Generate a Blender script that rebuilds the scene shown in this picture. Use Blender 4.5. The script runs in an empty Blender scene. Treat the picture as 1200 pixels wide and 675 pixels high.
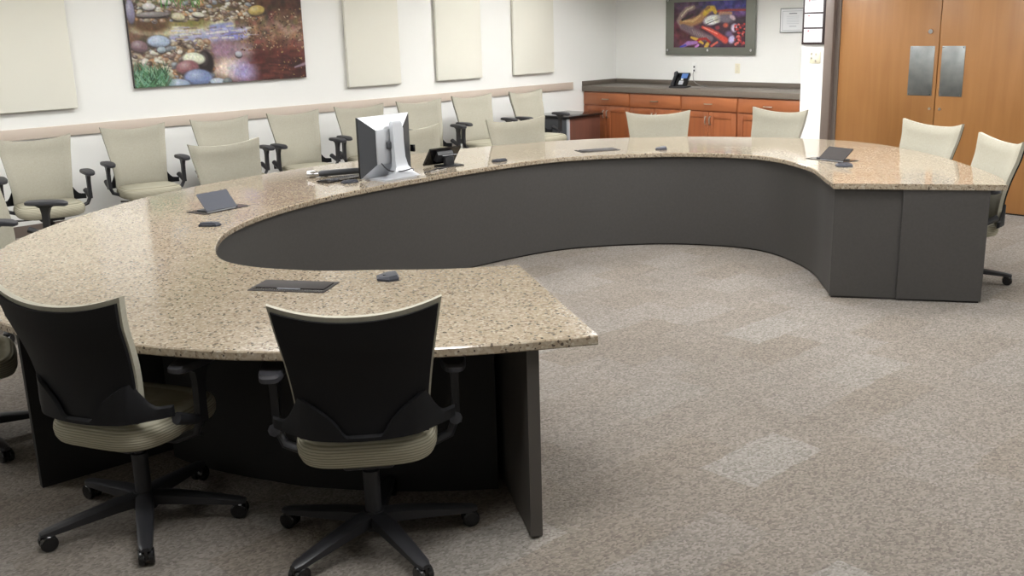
import bpy, bmesh, math, random
import numpy as np
from mathutils import Vector, Matrix

random.seed(7)
rng = np.random.default_rng(11)
scene = bpy.context.scene
COL = scene.collection

# ------------------------------------------------------------------ camera
cam_d = bpy.data.cameras.new('camera')
cam = bpy.data.objects.new('camera', cam_d)
COL.objects.link(cam)
cam_d.sensor_width = 36.0
cam_d.lens = 36.0 * 1178.24 / 1200.0
cam_d.clip_start = 0.05
CAM_R = Vector((0.67239188, 0.7396722, -0.0278244))
CAM_D = Vector((0.17115643, -0.19194011, -0.96636663))
CAM_F = Vector((-0.72013515, 0.64501476, -0.25565862))
cam.matrix_world = Matrix(((CAM_R.x, -CAM_D.x, -CAM_F.x, 0.0),
                           (CAM_R.y, -CAM_D.y, -CAM_F.y, 0.0),
                           (CAM_R.z, -CAM_D.z, -CAM_F.z, 1.753),
                           (0, 0, 0, 1)))
scene.camera = cam

# ------------------------------------------------------------------ world, exposure
world = bpy.data.worlds.new('world')
scene.world = world
world.use_nodes = True
world.node_tree.nodes['Background'].inputs[0].default_value = (0.9, 0.95, 1.0, 1)
world.node_tree.nodes['Background'].inputs[1].default_value = 0.05
vs = scene.view_settings
vs.view_transform = 'Standard'
vs.look = 'None'
vs.exposure = 0.40
vs.gamma = 1.0
vs.use_curve_mapping = False
LIGHT_STRENGTH = 21.0

# room dimensions (metres)
XW, YB, YD = -9.58, 10.63, 9.0        # left wall, alcove back wall, door wall
XR, YF, ZC = 2.6, -2.6, 2.75          # far right wall, wall behind the camera, ceiling
XA = -5.64                            # right side of the alcove
TOP = 0.737                           # table top

# ------------------------------------------------------------------ materials
def srgb(r, g, b):
    f = lambda c: (c / 12.92) if c <= 0.04045 else ((c + 0.055) / 1.055) ** 2.4
    return (f(r / 255), f(g / 255), f(b / 255), 1)

def mat(name, col, rough=0.5, metal=0.0, spec=0.5, noise=None, bump=None, coat=0.0):
    """noise=(scale, amount, second colour); bump=(scale, strength, distance)"""
    m = bpy.data.materials.new(name)
    m.use_nodes = True
    nt = m.node_tree
    b = nt.nodes['Principled BSDF']
    b.inputs['Base Color'].default_value = col
    b.inputs['Roughness'].default_value = rough
    b.inputs['Metallic'].default_value = metal
    b.inputs['Specular IOR Level'].default_value = spec
    b.inputs['Coat Weight'].default_value = coat
    if noise or bump:
        tc = nt.nodes.new('ShaderNodeTexCoord')
    if noise:
        n = nt.nodes.new('ShaderNodeTexNoise')
        n.inputs['Scale'].default_value = noise[0]
        n.inputs['Detail'].default_value = 4
        nt.links.new(tc.outputs['Object'], n.inputs['Vector'])
        r = nt.nodes.new('ShaderNodeValToRGB')
        r.color_ramp.elements[0].position = 0.5 - noise[1]
        r.color_ramp.elements[1].position = 0.5 + noise[1]
        r.color_ramp.elements[0].color = col
        r.color_ramp.elements[1].color = noise[2]
        nt.links.new(n.outputs['Fac'], r.inputs['Fac'])
        nt.links.new(r.outputs['Color'], b.inputs['Base Color'])
    if bump:
        n2 = nt.nodes.new('ShaderNodeTexNoise')
        n2.inputs['Scale'].default_value = bump[0]
        n2.inputs['Detail'].default_value = 3
        nt.links.new(tc.outputs['Object'], n2.inputs['Vector'])
        bp = nt.nodes.new('ShaderNodeBump')
        bp.inputs['Strength'].default_value = bump[1]
        bp.inputs['Distance'].default_value = bump[2]
        nt.links.new(n2.outputs['Fac'], bp.inputs['Height'])
        nt.links.new(bp.outputs['Normal'], b.inputs['Normal'])
    return m

def ribbed(name, c1, c2):
    m = mat(name, c1, 0.95, spec=0.1)
    nt = m.node_tree
    b = nt.nodes['Principled BSDF']
    tc = nt.nodes.new('ShaderNodeTexCoord')
    w = nt.nodes.new('ShaderNodeTexWave')
    w.wave_type = 'BANDS'
    w.bands_direction = 'Z'
    w.inputs['Scale'].default_value = 34
    w.inputs['Distortion'].default_value = 0.6
    nt.links.new(tc.outputs['Object'], w.inputs['Vector'])
    r = nt.nodes.new('ShaderNodeValToRGB')
    r.color_ramp.elements[0].color = c2
    r.color_ramp.elements[1].color = c1
    r.color_ramp.elements[1].position = 0.6
    nt.links.new(w.outputs['Fac'], r.inputs['Fac'])
    nt.links.new(r.outputs['Color'], b.inputs['Base Color'])
    bp = nt.nodes.new('ShaderNodeBump')
    bp.inputs['Strength'].default_value = 0.5
    bp.inputs['Distance'].default_value = 0.003
    nt.links.new(w.outputs['Fac'], bp.inputs['Height'])
    nt.links.new(bp.outputs['Normal'], b.inputs['Normal'])
    return m

def wood(name, c1, c2, axis, rough=0.35, scale=1.0, coat=0.1):
    m = bpy.data.materials.new(name)
    m.use_nodes = True
    nt = m.node_tree
    b = nt.nodes['Principled BSDF']
    tc = nt.nodes.new('ShaderNodeTexCoord')
    mp = nt.nodes.new('ShaderNodeMapping')
    s = [14 * scale, 14 * scale, 14 * scale]
    s['xyz'.index(axis)] = 1.1 * scale
    mp.inputs['Scale'].default_value = s
    nt.links.new(tc.outputs['Object'], mp.inputs['Vector'])
    n = nt.nodes.new('ShaderNodeTexNoise')
    n.inputs['Scale'].default_value = 1.0
    n.inputs['Detail'].default_value = 6
    n.inputs['Distortion'].default_value = 0.6
    nt.links.new(mp.outputs['Vector'], n.inputs['Vector'])
    n2 = nt.nodes.new('ShaderNodeTexNoise')
    n2.inputs['Scale'].default_value = 1.3
    nt.links.new(tc.outputs['Object'], n2.inputs['Vector'])
    mx = nt.nodes.new('ShaderNodeMath')
    mx.operation = 'MULTIPLY_ADD'
    mx.inputs[1].default_value = 0.55
    nt.links.new(n2.outputs['Fac'], mx.inputs[0])
    mul = nt.nodes.new('ShaderNodeMath')
    mul.operation = 'MULTIPLY'
    mul.inputs[1].default_value = 0.5
    nt.links.new(n.outputs['Fac'], mul.inputs[0])
    nt.links.new(mul.outputs[0], mx.inputs[2])
    r = nt.nodes.new('ShaderNodeValToRGB')
    r.color_ramp.elements[0].position = 0.36
    r.color_ramp.elements[1].position = 0.68
    r.color_ramp.elements[0].color = c1
    r.color_ramp.elements[1].color = c2
    nt.links.new(mx.outputs[0], r.inputs['Fac'])
    nt.links.new(r.outputs['Color'], b.inputs['Base Color'])
    b.inputs['Roughness'].default_value = rough
    b.inputs['Coat Weight'].default_value = coat
    b.inputs['Coat Roughness'].default_value = 0.2
    return m

def granite():
    m = bpy.data.materials.new('granite')
    m.use_nodes = True
    nt = m.node_tree
    b = nt.nodes['Principled BSDF']
    tc = nt.nodes.new('ShaderNodeTexCoord')
    def noise(scale, detail=2):
        n = nt.nodes.new('ShaderNodeTexNoise')
        n.inputs['Scale'].default_value = scale
        n.inputs['Detail'].default_value = detail
        nt.links.new(tc.outputs['Object'], n.inputs['Vector'])
        return n
    def vor(scale):
        n = nt.nodes.new('ShaderNodeTexVoronoi')
        n.inputs['Scale'].default_value = scale
        nt.links.new(tc.outputs['Object'], n.inputs['Vector'])
        return n
    v = vor(115)
    sep = nt.nodes.new('ShaderNodeSeparateColor')
    nt.links.new(v.outputs['Color'], sep.inputs['Color'])
    r = nt.nodes.new('ShaderNodeValToRGB')
    r.color_ramp.interpolation = 'CONSTANT'
    el = r.color_ramp.elements
    el[0].position = 0.0
    el[0].color = srgb(148, 135, 116)
    el[1].position = 0.26
    el[1].color = srgb(153, 141, 123)
    for p, c in ((0.46, srgb(160, 149, 132)), (0.68, srgb(140, 126, 108)), (0.80, srgb(171, 162, 146)),
                 (0.90, srgb(116, 102, 86)), (0.96, srgb(84, 73, 64))):
        e = el.new(p)
        e.color = c
    nt.links.new(sep.outputs['Red'], r.inputs['Fac'])
    # scattered black flecks
    v2 = vor(70)
    sep2 = nt.nodes.new('ShaderNodeSeparateColor')
    nt.links.new(v2.outputs['Color'], sep2.inputs['Color'])
    gt = nt.nodes.new('ShaderNodeMath')
    gt.operation = 'GREATER_THAN'
    gt.inputs[1].default_value = 0.86
    nt.links.new(sep2.outputs['Green'], gt.inputs[0])
    lt = nt.nodes.new('ShaderNodeMath')
    lt.operation = 'LESS_THAN'
    lt.inputs[1].default_value = 0.25
    nt.links.new(v2.outputs['Distance'], lt.inputs[0])
    an = nt.nodes.new('ShaderNodeMath')
    an.operation = 'MULTIPLY'
    nt.links.new(gt.outputs[0], an.inputs[0])
    nt.links.new(lt.outputs[0], an.inputs[1])
    mix = nt.nodes.new('ShaderNodeMix')
    mix.data_type = 'RGBA'
    nt.links.new(an.outputs[0], mix.inputs['Factor'])
    nt.links.new(r.outputs['Color'], mix.inputs['A'])
    mix.inputs['B'].default_value = srgb(70, 63, 58)
    # broad tone drift
    n = noise(2.2, 3)
    mix2 = nt.nodes.new('ShaderNodeMix')
    mix2.data_type = 'RGBA'
    mix2.blend_type = 'MULTIPLY'
    mix2.inputs['Factor'].default_value = 0.35
    rr = nt.nodes.new('ShaderNodeValToRGB')
    rr.color_ramp.elements[0].position = 0.35
    rr.color_ramp.elements[1].position = 0.65
    rr.color_ramp.elements[0].color = (0.72, 0.68, 0.62, 1)
    rr.color_ramp.elements[1].color = (1, 1, 1, 1)
    nt.links.new(n.outputs['Fac'], rr.inputs['Fac'])
    nt.links.new(mix.outputs['Result'], mix2.inputs['A'])
    nt.links.new(rr.outputs['Color'], mix2.inputs['B'])
    nt.links.new(mix2.outputs['Result'], b.inputs['Base Color'])
    b.inputs['Roughness'].default_value = 0.10
    b.inputs['Specular IOR Level'].default_value = 0.55
    return m

def carpet():
    m = bpy.data.materials.new('carpet')
    m.use_nodes = True
    nt = m.node_tree
    b = nt.nodes['Principled BSDF']
    geo = nt.nodes.new('ShaderNodeNewGeometry')
    oi = nt.nodes.new('ShaderNodeObjectInfo')
    def noise(scale, detail=3, vec=None):
        n = nt.nodes.new('ShaderNodeTexNoise')
        n.inputs['Scale'].default_value = scale
        n.inputs['Detail'].default_value = detail
        nt.links.new(vec or geo.outputs['Position'], n.inputs['Vector'])
        return n
    # yarn tufts
    v = nt.nodes.new('ShaderNodeTexVoronoi')
    v.inputs['Scale'].default_value = 135
    mp = nt.nodes.new('ShaderNodeMapping')
    mp.inputs['Scale'].default_value = (1.0, 0.62, 1.0)
    nt.links.new(geo.outputs['Position'], mp.inputs['Vector'])
    nt.links.new(mp.outputs['Vector'], v.inputs['Vector'])
    sep = nt.nodes.new('ShaderNodeSeparateColor')
    nt.links.new(v.outputs['Color'], sep.inputs['Color'])
    r = nt.nodes.new('ShaderNodeValToRGB')
    el = r.color_ramp.elements
    el[0].position = 0.0
    el[0].color = srgb(105, 99, 93)
    el[1].position = 1.0
    el[1].color = srgb(136, 130, 123)
    nt.links.new(sep.outputs['Red'], r.inputs['Fac'])
    # blocks of lighter or cooler yarn woven into each tile
    br = nt.nodes.new('ShaderNodeTexBrick')
    br.inputs['Scale'].default_value = 1.0
    br.inputs['Brick Width'].default_value = 0.5
    br.inputs['Row Height'].default_value = 0.25
    br.inputs['Mortar Size'].default_value = 0.0
    br.inputs['Color1'].default_value = (0, 0, 0, 1)
    br.inputs['Color2'].default_value = (1, 1, 1, 1)
    br.offset = 0.5
    mp2 = nt.nodes.new('ShaderNodeMapping')
    mp2.inputs['Rotation'].default_value = (0, 0, math.pi / 2)
    nt.links.new(geo.outputs['Position'], mp2.inputs['Vector'])
    nd = noise(9, 2)
    addv = nt.nodes.new('ShaderNodeVectorMath')
    addv.operation = 'MULTIPLY_ADD'
    addv.inputs[1].default_value = (0.05, 0.05, 0)
    nt.links.new(nd.outputs['Color'], addv.inputs[0])
    nt.links.new(mp2.outputs['Vector'], addv.inputs[2])
    nt.links.new(addv.outputs[0], br.inputs['Vector'])
    rb = nt.nodes.new('ShaderNodeValToRGB')
    rb.color_ramp.interpolation = 'LINEAR'
    e = rb.color_ramp.elements
    e[0].position = 0.0
    e[0].color = (0.90, 0.87, 0.83, 1)
    e[1].position = 0.75
    e[1].color = (1.0, 1.0, 1.0, 1)
    e2 = e.new(0.93)
    e2.color = (1.02, 1.03, 1.03, 1)
    e3 = e.new(0.985)
    e3.color = (1.12, 1.16, 1.18, 1)
    nt.links.new(br.outputs['Color'], rb.inputs['Fac'])
    mix = nt.nodes.new('ShaderNodeMix')
    mix.data_type = 'RGBA'
    mix.blend_type = 'MULTIPLY'
    mix.inputs['Factor'].default_value = 1.0
    nt.links.new(r.outputs['Color'], mix.inputs['A'])
    nt.links.new(rb.outputs['Color'], mix.inputs['B'])
    # tile to tile difference and slow mottling
    hsv = nt.nodes.new('ShaderNodeHueSaturation')
    ma = nt.nodes.new('ShaderNodeMapRange')
    ma.inputs['To Min'].default_value = 0.95
    ma.inputs['To Max'].default_value = 1.05
    nt.links.new(oi.outputs['Random'], ma.inputs['Value'])
    nt.links.new(ma.outputs['Result'], hsv.inputs['Value'])
    nt.links.new(mix.outputs['Result'], hsv.inputs['Color'])
    nt.links.new(hsv.outputs['Color'], b.inputs['Base Color'])
    b.inputs['Roughness'].default_value = 1.0
    b.inputs['Specular IOR Level'].default_value = 0.1
    bp = nt.nodes.new('ShaderNodeBump')
    bp.inputs['Strength'].default_value = 0.6
    bp.inputs['Distance'].default_value = 0.004
    nt.links.new(v.outputs['Distance'], bp.inputs['Height'])
    bp.invert = True
    nt.links.new(bp.outputs['Normal'], b.inputs['Normal'])
    return m

def vcol(name, rough=0.4, coat=0.0, spec=0.4):
    m = bpy.data.materials.new(name)
    m.use_nodes = True
    nt = m.node_tree
    b = nt.nodes['Principled BSDF']
    a = nt.nodes.new('ShaderNodeVertexColor')
    a.layer_name = 'print'
    nt.links.new(a.outputs['Color'], b.inputs['Base Color'])
    b.inputs['Roughness'].default_value = rough
    b.inputs['Coat Weight'].default_value = coat
    b.inputs['Specular IOR Level'].default_value = spec
    return m

def emit(name, col, strength, base=(0.8, 0.8, 0.8, 1)):
    m = bpy.data.materials.new(name)
    m.use_nodes = True
    nt = m.node_tree
    b = nt.nodes['Principled BSDF']
    b.inputs['Base Color'].default_value = base
    b.inputs['Emission Color'].default_value = col
    b.inputs['Emission Strength'].default_value = strength
    return m

M = dict(
    wall=mat('wall_paint', srgb(232, 232, 228), 0.75, spec=0.2, bump=(160, 0.08, 0.002)),
    ceiling=mat('ceiling_board', srgb(226, 225, 218), 0.9, bump=(90, 0.2, 0.003)),
    rail=mat('rail_laminate', srgb(198, 184, 170), 0.55),
    panel=mat('panel_fabric', srgb(224, 222, 210), 0.95, spec=0.1, bump=(420, 0.3, 0.001)),
    carpet=carpet(),
    granite=granite(),
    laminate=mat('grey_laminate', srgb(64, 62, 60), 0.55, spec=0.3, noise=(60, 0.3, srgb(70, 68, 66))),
    shaded_laminate=mat('shaded_laminate', srgb(36, 35, 35), 0.6, spec=0.2),  # darker copy of the grey laminate, under-table shade put into the colour
    laminate_edge=mat('grey_edge_band', srgb(70, 66, 62), 0.5),
    fabric=mat('sage_fabric', srgb(164, 161, 148), 0.95, spec=0.1, noise=(90, 0.3, srgb(154, 150, 136)), bump=(420, 0.25, 0.001)),
    seat=ribbed('ribbed_seat_fabric', srgb(163, 159, 142), srgb(128, 123, 105)),
    black=mat('black_plastic', srgb(38, 38, 41), 0.42, spec=0.4),
    shell=mat('black_shell', srgb(19, 19, 21), 0.6, spec=0.2, bump=(500, 0.1, 0.0005)),
    pad=mat('arm_pad_rubber', srgb(46, 46, 50), 0.5, spec=0.4),
    castor=mat('castor_nylon', srgb(22, 22, 24), 0.25, spec=0.5),
    chrome=mat('chrome', srgb(205, 205, 208), 0.18, metal=1.0),
    steel=mat('brushed_steel', srgb(150, 153, 152), 0.38, metal=0.85, noise=(14, 0.3, srgb(128, 132, 132))),
    nickel=mat('satin_nickel', srgb(198, 194, 186), 0.3, metal=1.0),
    door=wood('door_veneer', srgb(138, 94, 50), srgb(159, 112, 64), 'z', 0.4, 0.9),
    cabinet=wood('cabinet_cherry', srgb(124, 70, 40), srgb(160, 96, 58), 'x', 0.35, 0.8),
    cabinet_v=wood('cabinet_cherry_upright', srgb(120, 66, 38), srgb(154, 90, 54), 'z', 0.35, 0.8),
    counter=mat('counter_laminate', srgb(92, 84, 76), 0.42, spec=0.4, noise=(120, 0.25, srgb(112, 103, 93))),
    frame=mat('door_frame_paint', srgb(112, 100, 92), 0.45),
    dark=mat('dark_gap', srgb(30, 27, 25), 0.8),
    ivory=mat('ivory_plastic', srgb(226, 220, 196), 0.4),
    white=mat('white_plastic', srgb(235, 235, 232), 0.4),
    darkframe=mat('dark_wood_frame', srgb(48, 36, 38), 0.45),
    pewter=mat('pewter_panel', srgb(128, 130, 122), 0.42, metal=0.55),
    silver=mat('silver_plastic', srgb(176, 179, 184), 0.34, metal=0.25),
    lit_silver=mat('lit_silver_plastic', srgb(212, 215, 220), 0.35, metal=0.1),  # paler copy of the silver plastic, light on the top bevel painted in
    plate=mat('bronze_plate', srgb(50, 46, 45), 0.6, spec=0.12),
    charcoal=mat('charcoal_plastic', srgb(56, 58, 62), 0.45),
    slate=mat('slate_plastic', srgb(86, 89, 98), 0.38, metal=0.3),
    mic=mat('microphone_plastic', srgb(50, 52, 60), 0.6, spec=0.3),
    grille=mat('perforated_black', srgb(30, 32, 38), 0.5, noise=(700, 0.1, srgb(70, 74, 84))),
    umber=wood('umber_side', srgb(84, 52, 42), srgb(104, 66, 54), 'z', 0.45, 0.8),
    glossblack=mat('gloss_black', srgb(16, 16, 18), 0.15, spec=0.5, coat=0.3),
    print_matte=vcol('canvas_print', 0.55),
    print_gloss=vcol('gloss_print', 0.25, 0.2),
    paper=vcol('printed_paper', 0.6),
    screen=emit('phone_screen', srgb(84, 124, 190), 0.6, (0.02, 0.03, 0.05, 1)),
    key=mat('phone_keys', srgb(165, 168, 172), 0.5),
    cord=mat('grey_cord', srgb(150, 146, 142), 0.5),
    lamp=emit('troffer_diffuser', (0.985, 0.985, 0.98, 1), LIGHT_STRENGTH),
)

# ------------------------------------------------------------------ mesh helpers
class MB:
    def __init__(self):
        self.v, self.f = [], []
    def add(self, vs, fs):
        o = len(self.v)
        self.v += [tuple(p) for p in vs]
        self.f += [tuple(i + o for i in f) for f in fs]
        return self
    def box(self, x0, x1, y0, y1, z0, z1, bev=0.0, seg=2):
        if bev <= 0:
            return self.add([(x0, y0, z0), (x1, y0, z0), (x1, y1, z0), (x0, y1, z0),
                             (x0, y0, z1), (x1, y0, z1), (x1, y1, z1), (x0, y1, z1)],
                            [(3, 2, 1, 0), (4, 5, 6, 7), (0, 1, 5, 4), (1, 2, 6, 5), (2, 3, 7, 6), (3, 0, 4, 7)])
        bm = bmesh.new()
        bmesh.ops.create_cube(bm, size=1)
        for p in bm.verts:
            p.co = Vector(((x0 + x1) / 2 + p.co.x * (x1 - x0), (y0 + y1) / 2 + p.co.y * (y1 - y0),
                           (z0 + z1) / 2 + p.co.z * (z1 - z0)))
        bmesh.ops.bevel(bm, geom=bm.edges[:], offset=bev, segments=seg, profile=0.5, affect='EDGES')
        return self.bm(bm)
    def bm(self, bm, mtx=None):
        if mtx is not None:
            bmesh.ops.transform(bm, matrix=mtx, verts=bm.verts)
        bm.verts.index_update()
        self.add([p.co[:] for p in bm.verts], [[p.index for p in f.verts] for f in bm.faces])
        bm.free()
        return self
    def prism(self, poly, z0, z1, mtx=None):
        n = len(poly)
        vs = [Vector((p[0], p[1], z0)) for p in poly] + [Vector((p[0], p[1], z1)) for p in poly]
        if mtx is not None:
            vs = [mtx @ p for p in vs]
        fs = [tuple(reversed(range(n))), tuple(range(n, 2 * n))]
        fs += [(i, (i + 1) % n, n + (i + 1) % n, n + i) for i in range(n)]
        return self.add(vs, fs)
    def cyl(self, a, b, r0, r1=None, n=16):
        r1 = r0 if r1 is None else r1
        return self.tube([a, b], [r0, r1], n)
    def tube(self, pts, rad, n=8, flat=1.0, caps=True):
        pts = [Vector(p) for p in pts]
        if not hasattr(rad, '__len__'):
            rad = [rad] * len(pts)
        vs, fs = [], []
        up = None
        for i, p in enumerate(pts):
            d = (pts[min(i + 1, len(pts) - 1)] - pts[max(i - 1, 0)]).normalized()
            if up is None:
                up = Vector((0, 0, 1)) if abs(d.z) < 0.9 else Vector((1, 0, 0))
            s = d.cross(up).normalized()
            u = s.cross(d).normalized()
            up = u
            for k in range(n):
                t = 2 * math.pi * k / n
                vs.append(p + s * math.cos(t) * rad[i] + u * math.sin(t) * rad[i] * flat)
        for i in range(len(pts) - 1):
            for k in range(n):
                k2 = (k + 1) % n
                fs.append((i * n + k, i * n + k2, (i + 1) * n + k2, (i + 1) * n + k))
        if caps:
            fs.append(tuple(reversed(range(n))))
            o = (len(pts) - 1) * n
            fs.append(tuple(range(o, o + n)))
        return self.add(vs, fs)
    def loft(self, rings, close=True):
        n = len(rings[0])
        vs = [p for r in rings for p in r]
        fs = []
        for i in range(len(rings) - 1):
            for k in range(n):
                k2 = (k + 1) % n
                fs.append((i * n + k, i * n + k2, (i + 1) * n + k2, (i + 1) * n + k))
        if close:
            fs.append(tuple(reversed(range(n))))
            o = (len(rings) - 1) * n
            fs.append(tuple(range(o, o + n)))
        return self.add(vs, fs)
    def mesh(self, name, m, smooth=35):
        me = bpy.data.meshes.new(name)
        me.from_pydata(self.v, [], self.f)
        me.update()
        bm = bmesh.new()
        bm.from_mesh(me)
        bmesh.ops.recalc_face_normals(bm, faces=bm.faces)
        bm.to_mesh(me)
        bm.free()
        me.materials.append(M[m] if isinstance(m, str) else m)
        if smooth:
            me.polygons.foreach_set('use_smooth', [True] * len(me.polygons))
            me.set_sharp_from_angle(angle=math.radians(smooth))
        return me
    def build(self, name, m, parent=None, loc=None, rotz=None, smooth=35):
        return link(name, self.mesh(name, m, smooth), parent, loc, rotz)

def link(name, me, parent=None, loc=None, rotz=None):
    o = bpy.data.objects.new(name, me)
    COL.objects.link(o)
    if parent is not None:
        o.parent = parent
    if loc is not None:
        o.location = loc
    if rotz is not None:
        o.rotation_euler = (0, 0, rotz)
    return o

def tag(o, label=None, cat=None, group=None, kind=None):
    if label: o['label'] = label
    if cat: o['category'] = cat
    if group: o['group'] = group
    if kind: o['kind'] = kind
    return o

def thing(name, label, cat, loc=(0, 0, 0), rotz=0.0, group=None):
    o = bpy.data.objects.new(name, None)
    o.empty_display_size = 0.1
    COL.objects.link(o)
    o.location = loc
    o.rotation_euler = (0, 0, rotz)
    return tag(o, label, cat, group)

def struct(o, label=None):
    return tag(o, label, None, None, 'structure')

def copy_tree(o, parent=None):
    c = o.copy()
    COL.objects.link(c)
    c.parent = parent
    for ch in list(o.children):
        copy_tree(ch, c)
    return c

def cr(P, n, closed=False):
    """Catmull-Rom through P, resampled to n points evenly by length."""
    P = np.array(P, float)
    Q = np.vstack([2 * P[0] - P[1], P, 2 * P[-1] - P[-2]])
    out = []
    for i in range(1, len(Q) - 2):
        for t in np.linspace(0, 1, 24, endpoint=False):
            a, b, c, d = Q[i - 1], Q[i], Q[i + 1], Q[i + 2]
            out.append(0.5 * (2 * b + (c - a) * t + (2 * a - 5 * b + 4 * c - d) * t * t + (3 * b - a - 3 * c + d) * t ** 3))
    out.append(P[-1])
    out = np.array(out)
    L = np.r_[0, np.cumsum(np.hypot(*(np.diff(out[:, :2], axis=0)).T))]
    s = np.linspace(0, L[-1], n)
    return np.column_stack([np.interp(s, L, out[:, k]) for k in range(P.shape[1])])

def offset(C, d):
    """shift an open 2-D polyline to its left by d"""
    T = np.gradient(C, axis=0)
    T /= np.linalg.norm(T, axis=1)[:, None]
    return C + d * np.column_stack([-T[:, 1], T[:, 0]])

def wall_strip(C, th, z0, z1, mb=None):
    """curved upright panel: polyline C, thickness th to its left"""
    mb = mb or MB()
    D = offset(C, th)
    rings = [[(*C[i], z0), (*D[i], z0), (*D[i], z1), (*C[i], z1)] for i in range(len(C))]
    return mb.loft(rings)

# ------------------------------------------------------------------ the room
struct(MB().box(XW - 0.15, XR + 0.15, YF - 0.15, YB + 0.15, -0.15, -0.008).build('floor', 'dark'),
       'taupe carpet tile floor with paler blocks woven in')
floor = bpy.data.objects['floor']
struct(MB().box(XW - 0.15, XR + 0.15, YF - 0.15, YB + 0.15, ZC, ZC + 0.1).build('ceiling', 'ceiling'))
wl = struct(MB().box(XW - 0.15, XW, YF, YB, 0, ZC).build('wall_left', 'wall'), 'white wall with fabric panels and a beige rail')
struct(MB().box(XW, XA, YB, YB + 0.15, 0, ZC).build('wall_back', 'wall'), 'cream back wall of the sideboard alcove')
struct(MB().box(XA, XA + 0.13, YD + 0.12, YB, 0, ZC).build('wall_alcove_side', 'wall'))
DX0, DX1, DX2 = -5.25, -4.27, -3.29
mb = MB()
mb.box(XA, DX0 - 0.13, YD, YD + 0.12, 0, ZC)
mb.box(DX2 + 0.13, XR, YD, YD + 0.12, 0, ZC)
mb.box(DX0 - 0.13, DX2 + 0.13, YD, YD + 0.12, 2.22, ZC)
mb.box(XW, XA, YD, YD + 0.12, 2.4, ZC)
struct(mb.build('wall_right', 'wall'), 'white wall around the double doors')
struct(MB().box(XR, XR + 0.15, YF, YD + 0.12, 0, ZC).build('wall_far_right', 'wall'))
struct(MB().box(XW, XR, YF - 0.15, YF, 0, ZC).build('wall_front', 'wall'))

# carpet tiles: those in view are single pieces, the rest one joined piece
TS = 0.5
tile_mesh = MB().box(-TS / 2 + 0.0003, TS / 2 - 0.0003, -TS / 2 + 0.0003, TS / 2 - 0.0003, -0.007, 0).mesh('carpet_tile', 'carpet', 0)
def seen(x, y):
    d = Vector((x, y, -1.753))
    z = d.dot(CAM_F)
    if z < 0.3: return 0
    u, v = 600 + 1178 * d.dot(CAM_R) / z, 337 + 1178 * d.dot(CAM_D) / z
    if -60 < u < 1260 and 180 < v < 800:
        return 1 / z
    return 0
cells = []
nx, ny = int((XR - XW) / TS) + 1, int((YD - YF) / TS) + 1
for i in range(nx):
    for j in range(ny):
        cells.append((XW + TS * (i + 0.5), YD + 0.1 - TS * (j + 0.5)))
vis = sorted([(seen(*c), c) for c in cells], reverse=True)
near = [c for s, c in vis[:300] if s > 0]
for k, (x, y) in enumerate(near):
    link('carpet_tile', tile_mesh, floor, (x, y, -0.0002 * ((k * 7) % 4)))
rest = MB()
for x, y in cells:
    if (x, y) not in set(near):
        rest.box(x - TS / 2, x + TS / 2, y - TS / 2, y + TS / 2, -0.007, 0)
rest.box(XW, XA, YD + 0.1, YB, -0.007, 0)
tag(rest.build('carpet_field', 'carpet', floor, smooth=0), kind='stuff')

# chair rail on the left wall
struct(MB().box(XW, XW + 0.025, YF + 0.01, 9.76, 0.862, 0.958, 0.004).build('trim_1', 'rail'),
       'beige laminate chair rail running along the left wall')
# base strip on the left wall and door wall
struct(MB().box(XW, XW + 0.012, YF + 0.01, YB - 0.7, 0, 0.1).build('baseboard_left', 'frame'))

# double door with frame
fr = MB()
fr.box(DX0 - 0.135, DX0 - 0.045, YD - 0.03, YD + 0.13, 0, 2.21, 0.004)
fr.box(DX2 + 0.045, DX2 + 0.135, YD - 0.03, YD + 0.13, 0, 2.21, 0.004)
fr.box(DX0 - 0.135, DX2 + 0.135, YD - 0.03, YD + 0.13, 2.2, 2.29, 0.004)
fr.box(DX0 - 0.05, DX0, YD + 0.02, YD + 0.12, 0, 2.2)
fr.box(DX2, DX2 + 0.05, YD + 0.02, YD + 0.12, 0, 2.2)
struct(fr.build('trim_2', 'frame'), 'taupe painted frame around the double doors')
def leaf(name, x0, x1, px0, px1, label, lock):
    d = MB().box(x0 + 0.004, x1 - 0.004, YD + 0.025, YD + 0.07, 0.012, 2.195, 0.003).build(name, 'door')
    struct(d, label)
    MB().box(px0, px1, YD + 0.021, YD + 0.026, 1.0, 1.44, 0.001).build('push_plate', 'steel', d)
    for zz in (1.012, 1.428):
        for xx in (px0 + 0.014, px1 - 0.014):
            MB().cyl((xx, YD + 0.022, zz), (xx, YD + 0.0185, zz), 0.006, n=8).build('screw', 'chrome', d)
    xk = x1 - 0.045 if lock else x0 + 0.05
    if lock:
        MB().cyl((xk - 0.035, YD + 0.026, 1.567), (xk - 0.035, YD + 0.005, 1.567), 0.024, 0.02, n=20).build('lock_cylinder', 'chrome', d)
    MB().cyl((xk, YD + 0.026, 0.885), (xk, YD + 0.017, 0.885), 0.012, n=12).build('bolt_head', 'nickel', d)
    MB().box(x0 + 0.01, x1 - 0.01, YD + 0.03, YD + 0.06, 0.0005, 0.012).build('under_door_shade', 'dark', d)  # dark strip stands in for the shade under the door
leaf('door_1', DX0, DX1, -4.535, -4.305, 'left leaf of the oak double doors with steel push plate and lock', True)
leaf('door_2', DX1, DX2, -4.238, -4.03, 'right leaf of the oak double doors with steel push plate', False)
struct(MB().box(DX0 - 0.05, DX2 + 0.05, YD + 0.09, YD + 0.12, 0, 2.2).build('door_gap_shade', 'dark'), 'dark sheet standing for the shade between the door leaves')  # dark sheet behind the leaves imitates shade in their gap

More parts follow.
